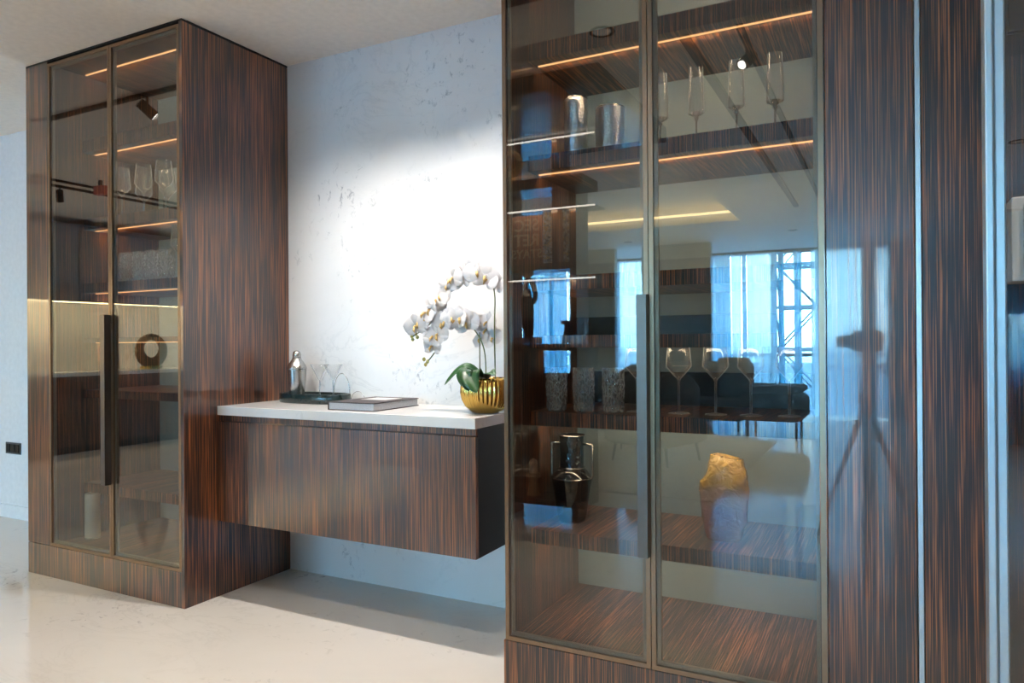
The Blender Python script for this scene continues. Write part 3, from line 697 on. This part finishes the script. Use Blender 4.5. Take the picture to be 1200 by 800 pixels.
# ------------------------------------------------------------------ kitchen run along the left wall (seen in the left cabinet glass)
KX = -8.1
t = thing('kitchen_base_unit', 'dark ebony kitchen base units along the far left wall', 'cabinet', (KX, -3, 0))
box('carcass', 'dark_gap', t, XL + .001, KX - .02, -6.9, 1.0, .001, .86)
for k in range(9):
    y0 = -6.9 + k * .878; box('door', 'ebony_side', t, KX - .02, KX, y0 + .003, y0 + .875, .08, .858, .001)
o = box('kitchen_worktop', 'marble_top', None, XL + .001, KX + .01, -6.9, 1.0, .861, .905, .002); tag(o, 'long pale worktop on the kitchen base units', 'countertop')
sbox('wall_backsplash', 'marble_kitchen', XL - .0005, XL + .03, -6.9, 1.0, .906, 1.72)
t = thing('kitchen_wall_unit', 'grey veined stone wall cupboards above the lit splashback', 'cabinet', (XL, -3, 1.72))
box('carcass', 'dark_gap', t, XL + .031, XL + .35, -6.9, 1.0, 1.722, H - .08)
for k in range(14):
    y0 = -6.9 + k * .564; box('door', 'stone_grey', t, XL + .35, XL + .37, y0 + .003, y0 + .561, 1.722, H - .085, .001)
l_ = bpy.data.lights.new('led_and_fill', 'AREA'); l_.shape = 'RECTANGLE'; l_.size = .03; l_.size_y = 7.8; l_.energy = 130; l_.color = (1, .80, .45)
o = bpy.data.objects.new('led_and_fill', l_); col.objects.link(o); o.parent = t; o.location = (.27, .05, -.012); o.rotation_euler = (0, math.radians(35), 0)
box('led_strip', 'led_kitchen', t, XL + .30, XL + .345, -6.9, 1.0, 1.712, 1.7215)
o = box('marble_board', 'marble_kitchen', None, -8.66, -8.63, -1.30, -.25, .906, 1.20, .002); tag(o, 'wide pale marble board leaning against the kitchen splashback', 'board')
def ring_sculpture(label, c, R_, r_, axis, base_z, mat='gold_dark'):
    t = thing('ring_sculpture', label, 'sculpture', (c[0], c[1], base_z), 'ring sculptures'); pts = []
    b = MB(); rings = []
    for k in range(41):
        a = 2 * PI * k / 40; rings.append((c[0] + (R_ * math.cos(a) if axis == 'x' else 0), c[1] + (R_ * math.cos(a) if axis == 'y' else 0), c[2] + R_ * math.sin(a)))
    b.tube(rings, [r_ * (1 + .35 * math.sin(2 * PI * k / 40 - PI / 2)) ** -1 if False else r_ * (1.15 - .3 * math.sin(2 * PI * k / 40)) for k in range(41)], 16).build('ring', mat, t)
    bb = .09 if R_ > .12 else .03
    box('base', 'gold', t, c[0] - bb, c[0] + bb, c[1] - bb, c[1] + bb, base_z + .001, c[2] - R_ - r_ * .8, .001)
ring_sculpture('large dark gold ring sculpture on the kitchen worktop', (-8.30, -1.57, 1.15), .165, .048, 'y', .9055)
# ------------------------------------------------------------------ open display divider behind the camera
DY0, DY1 = -.20, .02
t = thing('open_display_divider', 'dark wood floor-to-ceiling open divider with lit glass shelves', 'shelving', (-2.2, -.1, 0))
for x0, x1, z1 in ((-2.66, -2.61, 2.598), (-2.39, -2.335, 2.598), (-1.872, -1.825, 1.74), (-2.0, -1.957, 2.598)):
    box('post', 'brown_wood', t, x0, x1, DY0, DY1, .001, z1, .001) if not (x0 == -2.0) else box('post', 'brown_wood', t, x0, x1, DY0, DY1, 1.70, z1, .001)
box('post', 'brown_wood', t, -1.872, -1.825, DY0, DY1, 1.741, 2.24)
box('rail', 'brown_wood', t, -2.66, -1.825, DY0, DY1, 1.70, 1.745)
box('rail', 'brown_wood', t, -2.66, -1.75, DY0, DY1 + .07, 2.24, 2.31)
box('shelf', 'dark_gap', t, -2.66, -1.76, DY0, DY1 + .05, 1.15, 1.196)
box('lower_panel', 'dark_gap', t, -2.66, -2.165, DY0, DY0 + .02, .15, 1.149)
box('lower_panel', 'dark_gap', t, -2.165, -1.85, DY0, DY0 + .02, .15, .99)
box('bottom_board', 'dark_gap', t, -2.66, -1.76, DY0, DY1 + .05, .11, .15)
box('post', 'dark_gap', t, -1.80, -1.76, DY0, DY1, .151, 1.149)
for z0, x1 in ((2.586, -1.69), (2.11, -1.69), (1.632, -1.69)):
    s = box('glass_shelf', 'shelf_glass', t, -2.60, x1, DY0 + .02, DY1 - .005, z0 - .005, z0 + .005)
    led_beam(s, -2.60, x1, DY1 + .03, z0 - .012, 5); s.children[-1].rotation_euler = (math.radians(-40), 0, 0)  # beam added to light the board and mosaic
    box('led_strip', 'led_white', s, -2.60, x1, DY1 - .004, DY1 + .002, z0 - .005, z0 + .005)
RF = ((-1, 0, 0), (0, 0, 1), (0, 1, 0))   # letters facing +Y
t = thing('lettered_board', 'brown board lettered in three rows standing on the divider shelf', 'sign', (-2.22, -.04, 1.745))
box('board', 'sign_brown', t, -2.342, -2.10, -.06, -.04, 1.746, 2.09, .001)
for body, z_, s_ in (('SEC', 2.02, .115), ('RET', 1.915, .115), ('STAYS', 1.82, .085)):
    text('lettering', body, 'sign_letter', t, (-2.22, -.0395, z_), RF, s_, .001)
m_ = MB(); rr = random.Random(5)
for i in range(9):
    for k in range(15):
        x0 = -2.095 + i * .0245; z0 = 1.757 + k * .0235; d_ = rr.uniform(0, .02)
        if -2.005 < x0 + .012 < -1.955: continue
        m_.box(x0, x0 + .0225, -.09, -.06 + d_, z0, z0 + .0215)
o = m_.build('mosaic_panel', 'mosaic'); tag(o, 'glittering mosaic panel beside the lettered board', 'artwork', kind='stuff')
# abstract figure
t = thing('abstract_figure', 'black abstract figure with raised looped arm on the divider shelf', 'sculpture', (-2.21, -.03, 1.197))
box('plinth', 'stone_plinth', t, -2.290, -2.130, -.09, .03, 1.198, 1.240, .001)
MB().tube([(-2.205, -.03, 1.24), (-2.205, -.03, 1.30), (-2.212, -.03, 1.42), (-2.222, -.03, 1.52), (-2.215, -.03, 1.58)], [.030, .038, .046, .040, .026], 16).build('body', 'sculpture_black', t)
MB().tube(curve([(-2.222, -.03, 1.53), (-2.228, -.03, 1.60), (-2.205, -.03, 1.645), (-2.170, -.03, 1.61), (-2.152, -.03, 1.545), (-2.162, -.03, 1.495), (-2.195, -.03, 1.475)], 5), .019, 12).build('arm', 'sculpture_black', t)
t = thing('pedestal_bowl', 'small black mushroom-shaped pedestal on the divider shelf', 'ornament', (-1.90, -.03, 1.197))
MB().lathe(-1.90, -.03, [(.052, 1.198), (.045, 1.24), (.032, 1.31), (.034, 1.325)], 20, True).build('foot', 'sculpture_black', t)
MB().lathe(-1.90, -.03, [(.034, 1.3252), (.054, 1.328), (.054, 1.35), (.05, 1.352)], 24, True).build('top', 'sculpture_black', t)
o = MB().lathe(-2.21, -.03, [(.044, 1.699), (.042, 1.68), (.03, 1.662), (.008, 1.652)], 24, True).build('dome_lamp', 'brown_wood'); tag(o, 'small dark dome lamp under the divider rail', 'lamp')
ring_sculpture('thin gold ring ornament on the upper shelf of the divider', (-2.30, .055, 2.44), .078, .019, 'x', 2.312, 'ochre')
t = thing('candle_on_holder', 'cream candle on an hourglass holder, low on the divider', 'candle', (-2.175, -.03, .15))
MB().lathe(-2.175, -.03, [(.048, .151), (.045, .155), (.028, .24), (.032, .27), (.050, .275), (.050, .30), (.045, .302)], 24, True).build('holder', 'candle_gold', t)
MB().lathe(-2.175, -.03, [(.031, .3025), (.031, .375), (.028, .385), (.004, .405)], 20, True).build('candle', 'candle_wax', t)
t = thing('dark_soffit', 'black lowered ceiling panel above the divider', 'ceiling panel', (-2.2, .2, 2.6))
box('panel', 'back_dark', t, -3.1, -1.35, -.5, .85, 2.60, H - .001, .001)

# partition with brown rail near the windows
def partition(label, x0, x1):
    t = thing('partition', label, 'partition', ((x0 + x1) / 2, -6.5, 0), 'partitions before the curtains')
    box('upper_panel', 'cream_wall', t, x0, x1, -6.62, -6.5, 2.47, H - .001); box('rail', 'brown_wood', t, x0, x1, -6.62, -6.47, 2.26, 2.47, .002)
    box('lower_panel', 'teal_panel', t, x0, x1, -6.62, -6.5, .001, 2.26)
partition('wide low-contrast partition with a brown rail, left of the curtain gap', -4.5, -3.83)
partition('dark partition with a brown rail, right of the curtain gap', -3.38, -2.32)

# curtains
def curtain(label, x0, x1, kind, y=-7.8, amp=.045, wl=.11):
    n = max(8, int((x1 - x0) / wl * 8)); rings = []; vs = []; fs = []
    for i in range(n + 1):
        u = i / n; X = x0 + (x1 - x0) * u; a = 2 * PI * (X - x0) / wl
        for j, z in enumerate((.02, .9, 1.8, H - .06)):
            vs.append((X + .01 * math.sin(a * .37 + j), y + amp * math.sin(a + .25 * j) * (1.1 - .12 * j), z))
    for i in range(n):
        for j in range(3): fs.append((i * 4 + j, i * 4 + 4 + j, i * 4 + 5 + j, i * 4 + 1 + j))
    o = MB().add(vs, fs, True).build('curtain', kind, recalc=False)
    tag(o, label, 'curtain', 'curtains along the window wall')
CU = [(-7.0, -6.32, 'sheer_fabric', 'sheer curtain at the far left end of the window wall'), (-6.31, -6.14, 'sheer_fabric', 'narrow sheer curtain behind the black abstract figure'),
      (-6.12, -5.20, 'dense_fabric', 'teal curtain panel behind the open divider'), (-5.19, -4.45, 'sheer_fabric', 'sheer curtain between divider and left partition'),
      (-4.44, -3.60, 'sheer_fabric', 'sheer curtain hanging in the gap between the two partitions'), (-3.59, -2.62, 'sheer_fabric', 'sheer curtain behind the right partition'),
      (-2.60, -2.27, 'dense_fabric', 'teal curtain stack just right of the dark partition'), (-2.26, -2.10, 'sheer_fabric', 'narrow sheer strip beside the teal curtain stack'),
      (-2.09, -2.02, 'dense_fabric', 'thin teal fold between two sheer curtains'), (-2.01, -1.54, 'sheer_fabric', 'widest bright sheer curtain left of the mast'),
      (-1.53, -1.43, 'dense_fabric', 'teal curtain stack left of the lattice mast'), (-1.295, -1.165, 'dense_fabric', 'teal curtain stack in the middle of the lattice mast'),
      (-1.04, -.34, 'sheer_fabric', 'sheer curtain right of the lattice mast'), (-.12, .05, 'sheer_fabric', 'narrow sheer curtain at the right end of the window wall')]
for x0, x1, k, lb in CU: curtain(lb, x0, x1, k)
# lattice mast outside
t = thing('lattice_mast', 'steel lattice crane mast outside the window', 'crane', (-1.85, -14, -.05))
for xx in (-2.3, -1.4):
    for yy in (-14.45, -13.55): box('chord', 'steel_paint', t, xx - .03, xx + .03, yy - .03, yy + .03, -.049, 9)
b_ = MB()
for k in range(9):
    z = k * 1.0
    for yy in (-14.45, -13.55):
        b_.tube([(-2.3, yy, z), (-1.4, yy, z + 1)] if k % 2 else [(-1.4, yy, z), (-2.3, yy, z + 1)], .022, 6); b_.box(-2.3, -1.4, yy - .03, yy + .03, z + .96, z + 1.04)
    for xx in (-2.3, -1.4): b_.tube([(xx, -14.45, z), (xx, -13.55, z + 1)], .022, 6)
b_.build('bracing', 'steel_paint', t)

# ------------------------------------------------------------------ lounge furniture behind the camera
def armchair(label, x, y, rot, mat, w_=.78, d_=.75, hb=.88):
    t = thing('armchair', label, 'chair', (x, y, 0), 'lounge seats')
    MB().rbox(x - w_ / 2, x + w_ / 2, y - d_ / 2, y + d_ / 2, .18, .42, .07).build('seat', mat, t)
    pts = []; rings = []
    for k in range(15):
        a = PI * (k / 14); cx_ = x + math.cos(a) * (w_ / 2 - .06); cyy = y - d_ * .05 - math.sin(a) * (d_ / 2)
        hh = hb - .20 * abs(math.cos(a)) ** 2; tx, ty = math.cos(a), -math.sin(a)
        rings.append([(cx_ + tx * .06, cyy + ty * .06, .2), (cx_ + tx * .07, cyy + ty * .07, hh - .05), (cx_ + tx * .03, cyy + ty * .03, hh), (cx_ - tx * .03, cyy - ty * .03, hh), (cx_ - tx * .06, cyy - ty * .06, hh - .05), (cx_ - tx * .05, cyy - ty * .05, .2)])
    MB().loft(rings, True).build('backrest', mat, t)
    for sx_ in (-1, 1):
        for sy_ in (-1, 1): MB().tube([(x + sx_ * (w_ / 2 - .1), y + sy_ * (d_ / 2 - .1), .19), (x + sx_ * (w_ / 2 - .07), y + sy_ * (d_ / 2 - .08), .001)], [.016, .010], 8).build('leg', 'black_metal', t)
    t.rotation_euler = (0, 0, rot); t.location.z = .018; return t
armchair('grey tub armchair nearest the cabinets, mirrored low in the right door', -2.05, -2.6, .3, 'fabric_grey')
armchair('second grey tub armchair beside the rug', -2.75, -3.6, .5, 'fabric_grey')
armchair('dark upholstered dining chair mirrored by the long door handle', -3.1, -4.75, 2.4, 'fabric_dark', .6, .6, .9)
t = thing('lounge_sofa', 'low black sofa with a cushion roll in front of the sheer curtains', 'sofa', (-2.2, -6.0, 0))
MB().rbox(-3.2, -1.65, -6.15, -5.35, .14, .42, .06).build('seat', 'fabric_dark', t)
MB().rbox(-3.2, -1.65, -6.22, -6.02, .15, .92, .08).build('backrest', 'fabric_dark', t)
MB().rbox(-3.2, -3.02, -6.05, -5.35, .15, .62, .06).build('armrest', 'fabric_dark', t)
MB().rbox(-2.1, -1.66, -6.01, -5.83, .425, .98, .06).build('cushion', 'fabric_grey', t)
for xx in (-3.1, -1.75):
    for yy in (-6.1, -5.45): MB().tube([(xx, yy, .15), (xx, yy, .001)], .015, 8).build('leg', 'black_metal', t)
t = thing('chaise_bench', 'dark upholstered chaise bench with grey seat roll by the window', 'bench', (-1.2, -5.1, 0))
MB().rbox(-1.62, -.86, -5.5, -4.7, .22, .56, .10).build('seat', 'fabric_dark', t)
MB().rbox(-1.60, -.88, -5.45, -4.75, .561, .66, .05).build('top_pad', 'fabric_grey', t)
for xx in (-1.52, -.96):
    for yy in (-5.4, -4.8): MB().tube([(xx, yy, .23), (xx, yy, .001)], .014, 8).build('leg', 'black_metal', t)
o = MB().rbox(-4.6, -1.15, -4.6, -1.0, .0005, .012, .005, 2).build('area_rug', 'rug'); tag(o, 'large beige area rug under the lounge seats', 'rug')

# photographer's tripod (mirrored in the glossy wood panel)
t = thing('camera_tripod', 'camera on a black tripod facing the cabinets', 'tripod', (-.10, -.16, 0))
for a in (90, 215, 325):
    a = math.radians(a); MB().tube([(-.10, -.16, .86), (-.10 + .34 * math.cos(a), -.16 + .34 * math.sin(a), .005)], [.016, .010], 8).build('leg', 'camera_black', t)
MB().tube([(-.10, -.16, .70), (-.10, -.16, 1.13)], .016, 10).build('column', 'camera_black', t)
MB().tube([(-.10, -.16, .84), (-.10, -.16, .90)], .045, 12).build('hub', 'camera_black', t)
box('camera_body', 'camera_black', t, -.17, -.01, -.20, -.12, 1.14, 1.26, .01)
MB().tube([(-.17, -.16, 1.2), (-.25, -.14, 1.2)], [.04, .032], 16).build('lens', 'camera_black', t)
MB().tube([(-.10, -.16, 1.13), (-.03, -.24, 1.05), (.03, -.32, .98)], .008, 8).build('pan_handle', 'camera_black', t)

# near sliding glass door, right edge
t = thing('sliding_glass_door', 'near sliding glass door with a brushed aluminium edge at the right', 'door', (.30, 1.0, 0))
box('frame_post', 'aluminium', t, .103, .112, .985, 1.015, .001, H - .03, .002)
box('frame_post', 'aluminium', t, .1125, .124, .992, 1.010, .001, H - .03, .002)
box('glass_pane', 'tinted_glass', t, .124, .95, .998, 1.004, .02, H - .04)
box('top_rail', 'aluminium', t, .103, .95, .985, 1.015, H - .03, H - .001)
t = thing('wall_box', 'white wall-mounted box with a long bar handle, behind the sliding door', 'box', (.34, YF, 1.45))
box('body', 'white_lacquer', t, .275, .50, YF - .12, YF - .001, 1.345, 1.55, .004)
box('bar_handle', 'white_lacquer', t, .298, .308, YF - .145, YF - .121, 1.355, 1.53, .002)
t = thing('wall_cabinet', 'black wall unit above the white box, behind the sliding door', 'cabinet', (.34, YF, 2.2))
box('body', 'black_ceramic', t, .262, .58, YF - .16, YF - .001, 1.93, 2.60, .003)
box('door', 'black_ceramic', t, .264, .578, YF - .178, YF - .162, 1.932, 2.598, .002)
curtain('teal curtain over the small high window at the far right', 1.20, 2.15, 'dense_fabric')
for o in bpy.data.objects:
    if '_o' in o: del o['_o']
